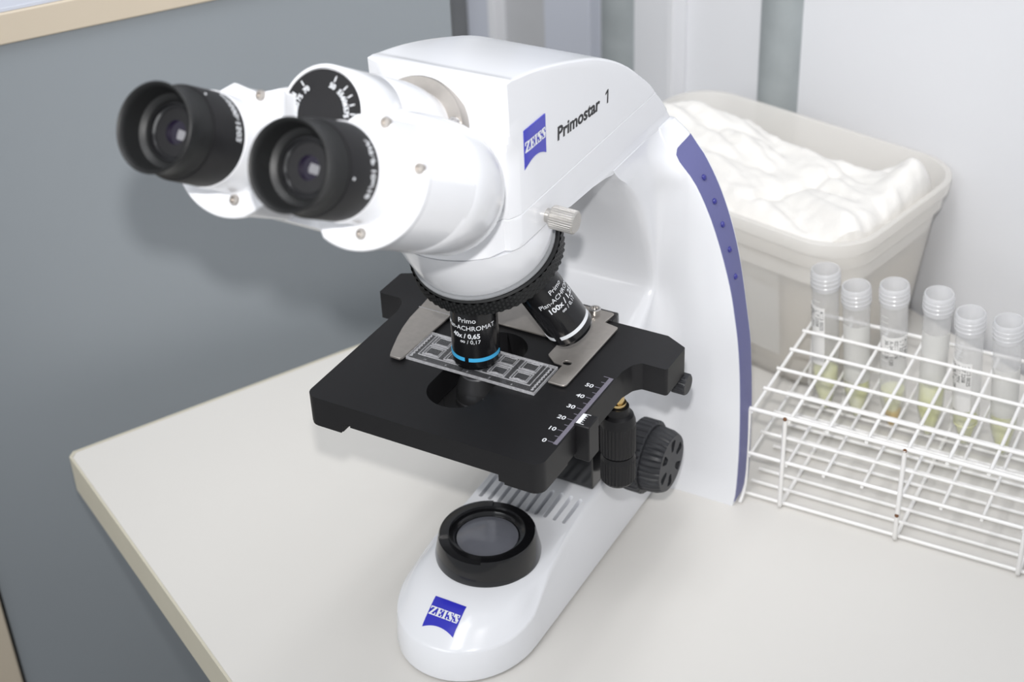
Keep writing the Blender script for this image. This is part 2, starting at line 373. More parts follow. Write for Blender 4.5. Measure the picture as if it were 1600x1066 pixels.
# close the plateau and bottom
last = rings[-1]; nn = len(last)
for i in range(nn//2-0):
    a, b, c, d = last[i], last[i+1], last[nn-2-i], last[nn-1-i]
    if i+1 >= nn-2-i: break
    add_faces(bm, [a, b, c, d], [(0, 1, 2, 3)])
first = rings[0]
add_faces(bm, first, [tuple(range(nn))])
back = [r[0] for r in rings]+[r[-1] for r in rings][::-1]
add_faces(bm, back, [tuple(range(len(back)))])
foot = finish(bm, 'foot', WHITE, mic, 50)
cut = bmesh.new()
for i in range(10):
    x = -27+54*i/9
    y0, y1 = 37.5, 60
    prism(cut, rounded([(x-1.25, y0), (x+1.25, y0), (x+1.25, y1), (x-1.25, y1)], 1.2, 4), 36.5, 48)
cutter = finish(cut, 'cutter', WHITE)
boolean(foot, cutter)
for x, y in ((26, -36), (-26, -36), (30, 120), (-30, 120)):
    lathe('rubber_foot', (x, y, 0), (0, 0, 1), [(0, 8), (3, 8)], RUBBER, mic, 24)
# logo plate on the sloping front of the foot
from mathutils.bvhtree import BVHTree
BV = BVHTree.FromPolygons([v.co for v in foot.data.vertices], [p_.vertices[:] for p_ in foot.data.polygons])
p0, p1 = Vector((0, -54.5, 24.0)), Vector((0, -40.6, 35.0))
ly = (p1-p0).normalized(); ln = Vector((1, 0, 0)).cross(ly)
def T1(x, y, z):
    o = p0+Vector((1, 0, 0))*x+ly*y
    h = BV.ray_cast((o+ln*15)*S, -ln)
    return (Vector(h[0])/S if h[0] is not None else o)+ln*(z+.05)
def shield(name, T, w, h, parent, arc):
    n = 12; bm = bmesh.new()
    G = {}
    for k in range(n+1):
        x = -w/2+w*k/n; yb_ = arc*(1-(2*k/n-1)**2)
        for j in range(9):
            for q in (0, 1): G[k, j, q] = bm.verts.new(V(T(x, yb_+(h-yb_)*j/8, .5*q-.1)))
    F_ = lambda *ids: bm.faces.new([G[i_] for i_ in ids])
    for k in range(n):
        for j in range(8):
            for q in (0, 1): F_((k, j, q), (k+1, j, q), (k+1, j+1, q), (k, j+1, q))
        for j in (0, 8): F_((k, j, 0), (k+1, j, 0), (k+1, j, 1), (k, j, 1))
    for j in range(8):
        for k in (0, n): F_((k, j, 0), (k, j+1, 0), (k, j+1, 1), (k, j, 1))
    o = finish(bm, name, LOGO, parent)
    a = w*.94; Tl = lambda x, y, z: T(x-a/2, y+h*.42, z+.5)
    logo_letters(Tl, a, h*.27, 'logo_letters', o); return o
shield('front_logo', T1, 19, 17.7, mic, 2.6)
# --- field lens housing
fl = bmesh.new()
add_lathe(fl, (0, 0, 0), (0, 0, 1), [(38.2, 29.2), (40, 29.3), (51.8, 26.9), (53.2, 26.2), (53.4, 25.2), (53.4, 21), (52, 20.6), (51.4, 18.8), (48.8, 17.2), (47, 17)], 96, True, True)
fieldh = finish(fl, 'field_lens_housing', BLACKG, mic, 30)
cut = bmesh.new()     # two wide notches of the filter tray in the rim
for s in (0, 1):
    a0, a1 = (R(35), R(112)) if s == 0 else (R(215), R(292))
    pts = [(30*math.cos(a0+(a1-a0)*k/14), 30*math.sin(a0+(a1-a0)*k/14)) for k in range(15)]+[(21.5*math.cos(a1-(a1-a0)*k/14), 21.5*math.sin(a1-(a1-a0)*k/14)) for k in range(15)]
    prism(cut, pts, 51.9, 56)
boolean(fieldh, finish(cut, 'cutter', BLACKG))
lathe('field_lens', (0, 0, 0), (0, 0, 1), [(47.5, 17.3), (49.2, 17.0), (50.0, 13), (50.5, 8), (50.7, 3), (50.7, .1)], FROST, mic, 64)

# --- stand: the wide curved back shield with its neck, lofted in horizontal layers
XE = [(0, 88), (10, 89.5), (45, 90.2), (85, 89), (115, 86.6), (137, 83.2), (149, 80.9), (162, 77.6), (181, 71.7), (197.4, 65.3), (213, 57), (222, 49.2), (229, 43.4), (237, 38.6), (242, 37)]
XR = [(0, 89.5), (18, 91), (67, 90.6), (109, 88), (128, 85.2), (161, 79.4), (183, 73.8), (204.6, 65.8), (222, 56.5), (229, 51), (234, 47.2), (238, 43), (242, 38)]
YN = [(0, 80), (95, 80), (112, 92), (126, 112), (136, 128), (143, 136.0), (160, 134.5), (180, 127), (205, 113), (225, 97), (241, 82)]
YR = [(0, 166), (5, 163), (100, 160), (180, 157), (225, 154.5), (238, 153)]
def stand_ring(z):
    X = smooth_interp(XE, z); X2 = smooth_interp(XR, z); yn = smooth_interp(YN, z); yr = 158.0 if z < 225 else 158-(z-225)*.12
    w = 36.2
    dep = 140.0-yn                       # how far the neck stands out of the shield
    k = 1.0 if z < 200 else max(.12, 1-(z-200)/38)
    q = [(0, yn), (w*.40, yn+.015*dep*k), (w*.66, yn+.05*dep*k), (w*.84, yn+.12*dep*k), (w*.95-0*k, yn+.23*dep*k), (w-.3*k, yn+.05+.38*dep*k), (w, yn+(.42+.14*k)*dep)]
    P = Vector((w, yn+.62*dep)); c = 1.0 if z < 205 else max(0, 1-(z-205)/22)
    Q = Vector((min(w+17, X-1.6) if c > 0.5 else X-1.6, 139.95)); Cc = Vector((w+1.2, 139.6)).lerp((P+Q)/2, 1-c)
    for i in range(1, 9):
        t = i/8; p_ = P*(1-t)**2+Cc*2*t*(1-t)+Q*t*t; q.append((p_.x, p_.y))
    q += [(X-.6, 140.0), (X-.1, 140.25), (X, 140.9), (X*.45+X2*.55+.2, 148.5), (X2, yr-2.2), (X2-.2, yr-.6), (X2-1.4, yr), (X2*.5, yr+1.5), (0, yr+2)]
    full = q+[(-x, y) for x, y in q[-2:0:-1]]
    return [(x, y, z) for x, y in full]
zs = [0, 2, 8, 16, 25, 35, 45, 60, 75, 85, 95, 103, 111, 118, 124, 130, 134, 138, 141, 144, 148, 153, 160, 168, 176, 184, 192, 200, 206, 211, 216, 221, 225, 229, 232, 235, 238, 240, 241.5]
bm = bmesh.new(); add_loft(bm, [stand_ring(z) for z in zs]); stand = finish(bm, 'stand', WHITE, mic, 48)
# blue strips on both edges of the shield, with studs
for sgn in (1, -1):
    bm = bmesh.new(); n = 44; fr = []; bk = []
    for k in range(n+1):
        t = k/n
        za = 3+(228.4-3)*t; zb = 9+(233.6-9)*t
        Xa = smooth_interp(XE, za); Xb = smooth_interp(XR, zb)
        top = max(0, 1-abs(1-t)/.02); ya = 140.9+1.2*top
        fr.append((za, Xa, ya)); bk.append((zb, Xb, 155.6))
    verts = []
    for (za, Xa, ya), (zb, Xb, yb) in zip(fr, bk):
        for o_ in (-.5, .35):
            verts += [(sgn*(Xa+.1+o_), ya, za), (sgn*(Xa*.48+Xb*.52+.3+o_), 148, (za+zb)/2), (sgn*(Xb+.1+o_), yb, zb)]
    fs = []
    for k in range(n):
        b = 6*k; c = b+6
        fs += [(b+3, b+4, c+4, c+3), (b+4, b+5, c+5, c+4), (b, c, c+1, b+1), (b+1, c+1, c+2, b+2), (b, b+3, c+3, c), (b+2, c+2, c+5, b+5)]
    e = 6*n; fs += [(0, 1, 4, 3), (1, 2, 5, 4), (e, e+3, e+4, e+1), (e+1, e+4, e+5, e+2)]
    add_faces(bm, verts, fs); st = finish(bm, 'side_strip', BLUE, mic, 40)
    for z in (213.2, 200.1, 186.9, 172.2, 155.9):
        dx = (smooth_interp(XE, z+1)-smooth_interp(XE, z-1))/2; nrm = Vector((sgn, 0, -dx*sgn*sgn)).normalized()
        nrm = Vector((sgn*1.0, 0, -dx)).normalized()
        c = Vector((sgn*(smooth_interp(XE, z)*.5+smooth_interp(XR, z)*.5+.4), 147.6, z))
        bm = bmesh.new(); add_lathe(bm, c, nrm, [(0, 1.75), (.5, 1.75), (.9, 1.6), (1.35, 1.1), (1.6, .4), (1.62, .02)], 20)
        finish(bm, 'stud', RIVET, st, 60)

# --- head: lofted in horizontal layers so the nose, facet and falling top stay crisp
C0 = Vector((0, -104.7, 348.0)); TA = R(29.6); NA = Vector((0, -math.cos(TA), math.sin(TA))); UA = Vector((0, math.sin(TA), math.cos(TA))); XA = Vector((1, 0, 0))
YT = [(226, 163), (240, 157.5), (253, 148), (262, 139), (270, 131.5), (280, 119), (290.5, 105), (299, 91), (306.5, 76), (312, 62.5), (317.5, 46), (322, 31.5), (326.5, 15), (329, 4), (331, -7), (332.3, -15)]
HW = 36.0
def y_nose(x, z):
    n = 2.0 if z < 296 else 2.0+(z-296)/36*3.5
    return -2-37*max(0, 1-(abs(x)/37)**n)**(1/n)
def y_facet(x, z):
    s = 75.2+.0050*x*x+.37*(332-z)*(min(abs(x), 30)/25)**2
    return (s+.5*(z-348))/.866-104.7
def head_ring(z, inset=0.0, yback=None):
    yr = smooth_interp(YT, z) if yback is None else yback
    W = HW-inset; pts = []
    n = 40
    for k in range(n+1):
        x = W*math.sin(math.pi/2*(-1+2*k/n))
        y = max(y_nose(x, z), y_facet(x, z))+inset
        pts.append((x, min(y, yr-1.5)))
    r = 3.0
    yf = pts[-1][1]; r = min(3.0, max(.3, (yr-yf)*.3))
    for k in range(1, 8): pts.append((W, yf+(yr-r-yf)*k/8))
    for k in range(7): t = math.pi/2*k/6; pts.append((W-r+r*math.cos(t), yr-r+r*math.sin(t)))
    for k in range(1, 8): pts.append((W-r-(2*W-2*r)*k/8, yr))
    for k in range(7): t = math.pi/2+math.pi/2*k/6; pts.append((-W+r+r*math.cos(t), yr-r+r*math.sin(t)))
    for k in range(7, 0, -1): pts.append((-W, yf+(yr-r-yf)*k/8))
    return [(x, y, z) for x, y in pts]
zl = [264.4, 266, 270, 275, 280, 285, 290, 295, 299, 303, 307, 310, 313, 316, 318, 320, 322, 324, 326, 328, 329.5, 330.6, 331.5, 332.2]
bm = bmesh.new(); add_loft(bm, [head_ring(264.15, .5)]+[head_ring(z) for z in zl]+[head_ring(332.6, .8)])
head = finish(bm, 'head_cover', WHITE, mic, 28)
bm = bmesh.new(); add_loft(bm, [head_ring(246.9, .8), head_ring(247.4), head_ring(250), head_ring(254), head_ring(258), head_ring(262), head_ring(263.6), head_ring(263.9, .5)])
arm = finish(bm, 'arm', WHITE, mic, 28)
# rear underside of the arm that runs down into the neck
def arm_low(z, yf, ins=0.0):
    yr = smooth_interp(YT, z); W = HW-ins
    return [(x, y, z) for x, y in rounded([(-W, yf), (W, yf), (W, yr), (-W, yr)], [2, 2, 3, 3], 4)]
bm = bmesh.new(); add_loft(bm, [arm_low(239.5, 82, .2), arm_low(240.5, 78, .1), arm_low(241.5, 74, .05), arm_low(243.2, 60, .1), arm_low(244.2, 36, .2), arm_low(247.2, 20, .3)])
finish(bm, 'arm_underside', WHITE, mic, 42)
# side logo and product lettering on the head's right flank
def Tside(y0, z0, rot=0.0):
    c, s = math.cos(rot), math.sin(rot)
    def f(x, y, z):
        yy = y0+x*c-y*s; zz = z0+x*s+y*c
        xx = HW if yy > -2 else max(0, 37*math.sqrt(max(0, 1-((yy+2)/37)**2))-1*(HW < 37))
        return (min(HW, xx)+z+.1, yy, zz)
    return f
shield('side_logo', lambda x, y, z, f=Tside(3.4, 284.8): f(x, y, z), 20.2, 19.6, mic, 3.2)
text_mesh('model_lettering', 'Primostar', 9.6, Tside(25.0, 285.3, R(-3.4)), INKK, mic, bold=.22, xs=1.16, depth=.08)
bm = bmesh.new(); T1b = Tside(76.6, 282.3, R(-3.4))
prism(bm, [(1.1, 0), (2.3, 0), (2.3, 7.1), (1.3, 7.1)], 0, .08, T1b); prism(bm, [(1.45, 7.1), (-.7, 5.9), (-.7, 4.9), (1.45, 5.9)], 0, .08, T1b)
finish(bm, 'model_numeral', INKK, mic, weld=False)

# --- turret (nosepiece) tilted by 22 degrees
AL = R(22.3); NN = Vector((0, math.sin(AL), -math.cos(AL))); NC = Vector((0, 17.5, 219)); NE = Vector((0, math.cos(AL), math.sin(AL)))
def tilt_circle(c, r, n=72, nrm=NN, e=NE): return [c+XA*r*math.cos(2*math.pi*k/n)+e*r*math.sin(2*math.pi*k/n) for k in range(n)]
bm = bmesh.new(); loops = []
cb = Vector((0, 11.3, 231.2))
for k in range(9):
    t = k/8
    lp = []
    for j, p in enumerate(tilt_circle(cb, 35.6)):
        a = 2*math.pi*j/72
        topp = Vector((36.2*math.cos(a), -2+36.4*math.sin(a) if math.sin(a) < 0 else -2+52*math.sin(a), 246.4))
        q = p.lerp(topp, t); bulge = math.sin(math.pi*t)*1.0
        q += Vector((math.cos(a), math.sin(a), 0))*bulge; lp.append(q)
    loops.append(lp)
# rounded lower lip
lip = [cb+(p-cb)*.985+NN*.8 for p in tilt_circle(cb, 35.6)]
add_loft(bm, [lip]+loops); finish(bm, 'turret_housing', WHITE, mic, 40)
lathe('clear_ring', cb+NN*.9, NN, [(0, 35.2), (.4, 36.6), (1.4, 36.6), (1.8, 35)], GLASSC, mic, 72)
kn = bmesh.new()
def knurl(i, k): return 0.0
SEG = 240
add_lathe(kn, NC, NN, [(-10.6, 35.2), (-10.4, 37.2), (-9.4, 38.0)], SEG, True, False)
loops = []
for k in range(7):                     # diamond knurling: offset teeth row by row
    d = -9.4+9.4*k/6*.93
    loops.append([NC+NN*d+XA*math.cos(2*math.pi*i/SEG)*(38.2+(.55 if (i % 4 < 2) == (k % 2 == 0) else 0))+NE*math.sin(2*math.pi*i/SEG)*(38.2+(.55 if (i % 4 < 2) == (k % 2 == 0) else 0)) for i in range(SEG)])
add_loft(kn, loops, True, False, False)
add_lathe(kn, NC, NN, [(-.65, 38.0), (0, 37), (1.2, 34), (3.0, 31), (4.2, 22), (4.6, 6), (4.6, .1)], SEG, False, True)
turret = finish(kn, 'knurled_turret', RUBBER, mic, 20)
act = Vector((0, 0, NC.z-NC.y*math.tan(AL)))-NC; act.normalize(); lat = NN.cross(act)
RAD = 17.5/math.cos(AL)
def objective(deg, texts, band, length, sg=1, scale=1.0):
    pv = act*math.cos(R(deg))+lat*math.sin(R(deg))*sg
    B = NC+pv*RAD; d = (NN*math.cos(AL)+pv*math.sin(AL)).normalized()
    L = length
    prof = [(-6, 10.2), (2.5, 10.2), (3.4, 11.4), (12, 11.5), (14, 11.9), (L-8.0, 12.15), (L-3.2, 12.2), (L-2.4, 11.7), (L-1.2, 11.4), (L-.9, 6), (L, 4), (L, .1)]
    ob = lathe('objective', B, d, prof, BLACKG, mic, 64, sharp=30)
    # coloured magnification ring, broken by a gap as on the barrel
    def seg_ring(d0, d1, a0, a1, m, nm):
        view = (CAM-B); view -= d*view.dot(d); view.normalize(); side = d.cross(view)
        bm = bmesh.new(); n = 26; outer = []
        for k in range(n+1):
            a = a0+(a1-a0)*k/n; u = view*math.cos(a)+side*math.sin(a)
            for dd, rr in ((d0, 12.1), (d0, 12.42), (d1, 12.42), (d1, 12.1)): outer.append(B+d*dd+u*rr)
        fs = []
        for k in range(n):
            b = 4*k
            for q in range(4): fs.append((b+q, b+(q+1) % 4, b+4+(q+1) % 4, b+4+q))
        fs += [(0, 1, 2, 3), (4*n, 4*n+3, 4*n+2, 4*n+1)]
        add_faces(bm, outer, fs); finish(bm, nm, m, ob, 40)
    seg_ring(L-8.6, L-6.6, R(-74), R(19) if deg == 0 else R(38), band, 'colour_ring')
    seg_ring(L-8.6, L-6.6, R(29) if deg == 0 else R(56), R(200) if deg == 0 else R(120), band, 'colour_ring')
    view = (CAM-B); view -= d*view.dot(d); view.normalize(); side = d.cross(view)
    for body, size, along, off, bold in texts:
        def T(x, y, z, along=along, off=off):
            # text runs round the barrel
            a = (x+off)/12.2; u = view*math.cos(a)-side*math.sin(a)
            return B+d*(along-y)+u*(12.22+z)
        text_mesh('objective_lettering', body, size, T, INKW, ob, bold=bold, depth=.04)
    return ob
objective(0, [('Primo', 3.9, 16.0, -8.8, 0.0), ('Plan-ACHROMAT', 3.7, 20.4, -17.0, 0.0), ('40x / 0,65', 3.7, 25.0, -12.5, .09), ('\u221e / 0,17', 3.1, 28.2, -8.2, 0.0)], CYAN, 45.5)
objective(87, [('Primo', 3.9, 17.5, 1.5, 0.0), ('Plan-ACHROMAT', 3.7, 22.2, -7.2, 0.0), ('100x / 1,25', 4.4, 27.0, -4.5, .10), ('\u221e / 0,17', 3.1, 30.4, 1.5, 0.0)], INKW, 51, 1 if lat.x > 0 else -1)

# --- clamp screw on the turret neck
lathe('clamp_screw', (32.2, 13.2, 251.8), (1, 0.02, -.05), [(0, 2.6), (.6, 3.0), (1.2, 3.0), (1.4, 2.4), (3.2, 2.4), (3.3, 3.5), (6.2, 3.5), (6.4, 5.2), (7.0, 5.8), (18.6, 5.8), (19.4, 5.0), (19.4, .1)], NICKEL, mic, 120, sharp=25,
      mod=lambda i, k: (-.32 if (i % 4 < 2 and 8 <= k <= 9) else 0))

# --- binocular tube
def AX(s, x, v): return C0-NA*s+XA*x+UA*v
def stadium(s, c, r, vc, n=48, flat=0.0):
    pts = []
    for k in range(n+1):
        t = -math.pi/2+math.pi*k/n; pts.append((c+r*math.cos(t), vc+r*math.sin(t)))
    for k in range(n+1):
        t = math.pi/2+math.pi*k/n; pts.append((-c+r*math.cos(t), vc+r*math.sin(t)))
    return [AX(s, x, v) for x, v in pts]
bm = bmesh.new()
add_loft(bm, [stadium(22, 30, 27.0, -19.6), stadium(27, 30.4, 28.6, -19.8), stadium(38, 30, 28.8, -20), stadium(50, 28.5, 28.8, -20.2), stadium(62, 26, 28.5, -21), stadium(72, 22.5, 28, -22), stadium(82, 18.5, 27.8, -22.3), stadium(90, 15, 27.2, -22.4), stadium(93, 13, 25.5, -22.4), stadium(101, 10, 23, -22)])
tube_body = finish(bm, 'binocular_body', WHITE, mic, 40)
hub = lathe('hub', C0, -NA, [(0.8, 18.2), (-.2, 18.6), (-.2, 19.3), (.6, 20.0), (30, 20.4), (30.3, 20.2), (30.6, 20.4), (56, 20.6), (64, 20.0), (69, 19.0), (74, 18.4), (90, 18.4)], WHITE, mic, 72, sharp=50)
lathe('mounting_ring', AX(73.0, 0, 0), -NA, [(0, 17.5), (0, 24.6), (.8, 25.0), (6, 25.0)], STEEL, mic, 72)
# pocket wall behind the ring is the head itself; retaining screw
for a in (22,):
    c = AX(72.6, 21.6*math.cos(R(a)), 21.6*math.sin(R(a)))
    sc = lathe('retaining_screw', c, NA, [(-2, 2.4), (1.4, 2.4), (2.6, 2.0), (2.6, 1.2), (1.6, 1.1), (1.6, .05)], CHROME, mic, 24)
# interpupillary dial
dial = lathe('dial', C0+NA*.15, NA, [(-1, 17.9), (.5, 17.9), (.8, 17.6), (.8, .05)], BLACK, mic, 72)
bm = bmesh.new()
labels = [(-113+i*0, '') for i in range(0)]
ticks = [(3, '80'), (0, '')]
ANG = [(74, '70'), (107+0, None)]
def dial_T(ang, rad):
    u = XA*math.sin(ang)+UA*math.cos(ang); tng = XA*math.cos(ang)-UA*math.sin(ang)
    return lambda x, y, z: C0+NA*(.98+z)+u*(rad+y)+tng*x
for a, lab in ((15, '50'), (38, '55'), (53, '60'), (67, '65'), (81, '75'), (-47, '70'), (-68, '75'), (-85, '80'), (-99, '85'), (-112, '50')):
    T = dial_T(R(a), 15.0); prism(bm, [(-.22, -1.2), (.22, -1.2), (.22, 1.2), (-.22, 1.2)], 0, .06, T)
    text_mesh('dial_numeral', lab, 3.0, dial_T(R(a), 11.0), INKW, dial, bold=.06, depth=.03, align='CENTER')
finish(bm, 'tick_marks', INKW, dial, weld=False)
text_mesh('dial_numeral', '\u221e/18', 3.2, dial_T(R(14), -4.5), INKW, dial, bold=.05, depth=.03, align='CENTER')
# prism plates, eyepiece sockets, eyepieces
EV = -19.3
for sgn, dv in ((1, -1.3), (-1, 1.3)):
    ex = 30.6*sgn; cv = EV+dv*0
    outl = [(-7, 22.2), (5.2, 24.2), (26.8, 9.2)]
    out = [(x, y) for x, y in outl]
    for k in range(41):
        t = R(8-(8+112)*k/40); out.append((29.6*math.cos(t), 29.6*math.sin(t)))
    out += [(-14, -23.5), (-18, -10), (-18, 12)] if sgn > 0 else [(-20, -21), (-24, 0), (-18, 26)]
    if sgn < 0: out = [(-x, y) for x, y in out][::-1]
    out = rounded(out, 1.2, 2)
    bm = bmesh.new(); prism(bm, [(x*.965, y*.965) for x, y in out], -8.5, 30, lambda x, y, z, ex=ex, cv=cv: AX(z, ex+x, cv+y)); bevel(finish(bm, 'prism_housing', WHITE, mic, 30), .8, 3, 30)
    bm = bmesh.new(); prism(bm, out, -12.4, -8.4, lambda x, y, z, ex=ex, cv=cv: AX(z, ex+x, cv+y))
    pl = finish(bm, 'prism_cover', WHITE, mic, 25); bevel(pl, .9, 3, 30)
    for dx, dy in (((6.8, 21.4), (25.4, 7.2), (5.8, -22.2)) if sgn > 0 else ((9.0, 21.4), (-25.4, 7.2), (6.0, -21.4))):
        lathe('cover_screw', AX(-12.3, ex+dx, cv+dy), NA, [(-1, 2.3), (.7, 2.3), (1.3, 1.9), (1.35, 1.2), (.2, 1.1), (.2, .05)], STEEL, pl, 20, sharp=30)
    axis = NA
    cupc = Vector((ex, -167.8, 362.4+dv))
    base = AX(-12.4, ex, cv); axis = (cupc-base).normalized(); Lc = (cupc-base).length
    # conical socket
    lathe('eyepiece_socket', base, axis, [(-3, 20.0), (0, 20.2), (.6, 19.5), (2, 19.3), (Lc-33.5, 19.3), (Lc-32.2, 19.2), (Lc-31.8, 18.2)], WHITE, mic, 72, sharp=50)
    ep = lathe('eyepiece', base, axis, [(Lc-33.5, 18.0), (Lc-32.6, 18.9), (Lc-14.6, 18.6), (Lc-13.6, 18.2), (Lc-13.6, 12.0)], BLACK, mic, 72, sharp=30)
    cup = lathe('eyecup', base, axis, [(Lc-15.2, 15.5), (Lc-14.4, 17.6), (Lc-12.4, 17.9), (Lc-10.6, 16.9), (Lc-6, 16.5), (Lc-1.5, 17.2), (Lc-.3, 17.5), (Lc+.2, 17.0), (Lc-.2, 16.2), (Lc-3, 15.4), (Lc-9.5, 14.2), (Lc-10.6, 12.2), (Lc-11.4, 11.6), (Lc-13, 11.5)], RUBBER, ep, 72, caps=False, sharp=50)
    bm = bmesh.new(); add_lathe(bm, base, axis, [(Lc-12.6, 11.9), (Lc-11.8, 11.4), (Lc-11.8, 10.6), (Lc-12.8, 10.4), (Lc-13.2, 9.3), (Lc-14.4, 9.0)], 48)
    finish(bm, 'lens_bezel', BLACKG, ep, 25)
    lathe('eye_lens', base, axis, [(Lc-17.5, 10.4)]+[(Lc-12.8-14.0*(1-math.cos(R(a))), max(.05, 14.2*math.sin(R(a)))) for a in (46, 42, 36, 30, 24, 18, 12, 6, 0)], LENS, ep, 48, sharp=80)
    # lettering round the barrel
    view = CAM-base; view -= axis*view.dot(axis); view.normalize(); side = axis.cross(view)
    def TE(x, y, z, a0=R(42) if sgn > 0 else R(72)):
        a = a0-x/18.8; u = view*math.cos(a)+side*math.sin(a)*1.0
        return base+axis*(Lc-29.4+y)+u*(18.97+z)
    text_mesh('barrel_lettering', 'WF-P 10x/18' if sgn > 0 else '415500-1502', 4.2, TE, INKW, ep, bold=.07, depth=.03)
    lathe('index_dot', base+axis*(Lc-15.6)+(view*math.cos(R(-6 if sgn > 0 else 62))+side*math.sin(R(-6 if sgn > 0 else 62)))*18.4, view*math.cos(R(-6 if sgn > 0 else 62))+side*math.sin(R(-6 if sgn > 0 else 62)), [(0, .5), (.45, .5), (.5, .05)], INKW, ep, 12)

# --- stage
ZS = 160.2
half = [(0, -57.2), (67.2, -57.2), (67.2, 30), (69.5, 38), (73, 41.5), (87, 41.5), (87, 64), (74.5, 70.5), (0, 70.5)]
rads = [0, 6, 0, 5, 2, 1.6, 1.5, 1.0, 0]
poly = half+[(-x, y) for x, y in half[-2:0:-1]]; rr = rads+rads[-2:0:-1]
bm = bmesh.new(); prism(bm, rounded(poly, rr, 6), 144, ZS); stage = finish(bm, 'stage_plate', BLACK, mic, 30)
cut = bmesh.new()
slot = []
for k in range(17): t = math.pi+math.pi*k/16; slot.append((15.4*math.cos(t), -20.5+15*math.sin(t)))
for k in range(17): t = math.pi*k/16; slot.append((15.4*math.cos(t), 22+15*math.sin(t)))
prism(cut, slot, 130, 170); boolean(stage, finish(cut, 'cutter', BLACK))
cut = bmesh.new()
add_box(cut, (1, -60, 140), (43, 30, 7.8)); boolean(stage, finish(cut, 'cutter', BLACK))
cut = bmesh.new(); add_box(cut, (-43.2, -60, 144), (2.2, 8, 5)); boolean(stage, finish(cut, 'cutter', BLACK)); bevel(stage, .7, 2, 50)
# corner lips below
for sx in (-1, 1):
    bm = bmesh.new(); prism(bm, rounded([(sx*47, -57), (sx*67, -57), (sx*67, -30), (sx*47, -30)][::sx], [0, 5.8, 0, 0] if sx > 0 else [0, 0, 5.8, 0], 5), 142.6, 144.4); finish(bm, 'stage_lip', BLACK, stage)
# scale printed along the right edge
bm = bmesh.new()
prism(bm, [(63.9, -38.6), (66.2, -38.6), (66.2, 22.5), (63.9, 22.5)], ZS+.02, ZS+.1)
for k in range(61):
    y = -37.6+k; ln_ = 3.2 if k % 10 == 0 else (2.2 if k % 5 == 0 else 0)
    if ln_: prism(bm, [(64-ln_, y-.2), (64, y-.2), (64, y+.2), (64-ln_, y+.2)], ZS+.02, ZS+.1)
finish(bm, 'scale_marks', INKG, stage, weld=False)
for k in range(6):
    text_mesh('scale_numeral', str(k*10), 4.0, lambda x, y, z, k=k: (60.0+x, -37.6+10*k-1.5+y, ZS+.05+z), INKW, stage, bold=.05, xs=1.1, depth=.03, align='RIGHT')
# vernier block
vb = box('vernier_block', (70.0, -15.5, 150.5), (4.2, 5.4, 10.4), BLACK, mic, bev=.6)
bm = bmesh.new(); prism(bm, [(66.4, -19.6), (68.6, -19.6), (68.6, -11.2), (66.4, -11.2)], 160.95, 161.02)
for k in range(6): prism(bm, [(68.4, -19.6+k*1.64), (70.6 if k in (0, 5) else 69.6, -19.6+k*1.64), (70.6 if k in (0, 5) else 69.6, -19.3+k*1.64), (68.4, -19.3+k*1.64)], 160.95, 161.02)
finish(bm, 'vernier_marks', INKW, vb, weld=False)
# rear carriage block and bracket beneath
box('carriage', (0, 72.5, 153.5), (42.5, 3.2, 8.0), BLACK, mic, bev=.6)
box('stage_bracket', (0, 84, 95), (31, 17.5, 50), BLACKG, mic, bev=.8)
lathe('rear_stage_knob', (79, 64, 137.6), (1, 0, 0), [(0, 4), (2, 4), (2.3, 5.9), (9.5, 5.9), (10.2, 5.2), (10.2, .05)], GREYK, mic, 60, mod=lambda i, k: -.5 if (i % 4 < 2 and 2 <= k <= 3) else 0, sharp=25)
# slide holder
hp = [(38.6, 3.9), (48.5, 3.8), (48.8, 63.8), (40.2, 65.4), (41.2, 75.6), (-58, 75.6), (-58.2, 52), (-57.4, 44), (-56.6, 36), (-36.9, 35.2), (-31, 40.4), (24.9, 40.4), (27.4, 38.0), (27.4, 25.5), (33.5, 20.6), (38.6, 20.2)]
bm = bmesh.new(); prism(bm, rounded(hp, [.5, 2.2, 1.2, 0, 1.5, 1, 0, 0, 0, 0, 0, 2.4, 2, 1.5, 0, 0], 4), 161.0, 162.2)
hold = finish(bm, 'slide_holder', STEEL, mic, 30); bevel(hold, .25, 2, 40)
cut = bmesh.new(); prism(cut, rounded([(37.5, 20.8), (42.3, 20.8), (42.3, 24.6), (37.5, 24.6)], 1.8, 5), 155, 165); boolean(hold, finish(cut, 'cutter', BLACK))
fp = [(-45.4, -11.6), (-39.4, -11.8), (-38.3, -10.2), (-38.3, -4), (-38.2, 3), (-37.9, 12), (-37.4, 24), (-36.9, 34.6), (-56.3, 34.9), (-55.6, 24), (-53.8, 14), (-51.4, 5), (-48.6, -3.5), (-46.8, -8.6)]
bm = bmesh.new(); prism(bm, fp, 161.3, 162.7); bevel(finish(bm, 'holder_finger', STEEL, mic, 30), .3, 2, 40)
bm = bmesh.new(); prism(bm, [(-56.5, 34.4), (-36.8, 34.2), (-36.8, 35.2), (-56.5, 35.4)], 161.9, 163.0); finish(bm, 'finger_hinge', CHROME, mic)
lathe('holder_screw', (31.6, 70.6, 162.0), (0, 0, 1), [(0, 2.2), (1.2, 2.2), (1.3, 3.2), (3.4, 3.2), (3.6, 2.9), (3.6, 1.8), (2.4, 1.7), (2.4, .05)], CHROME, mic, 32)
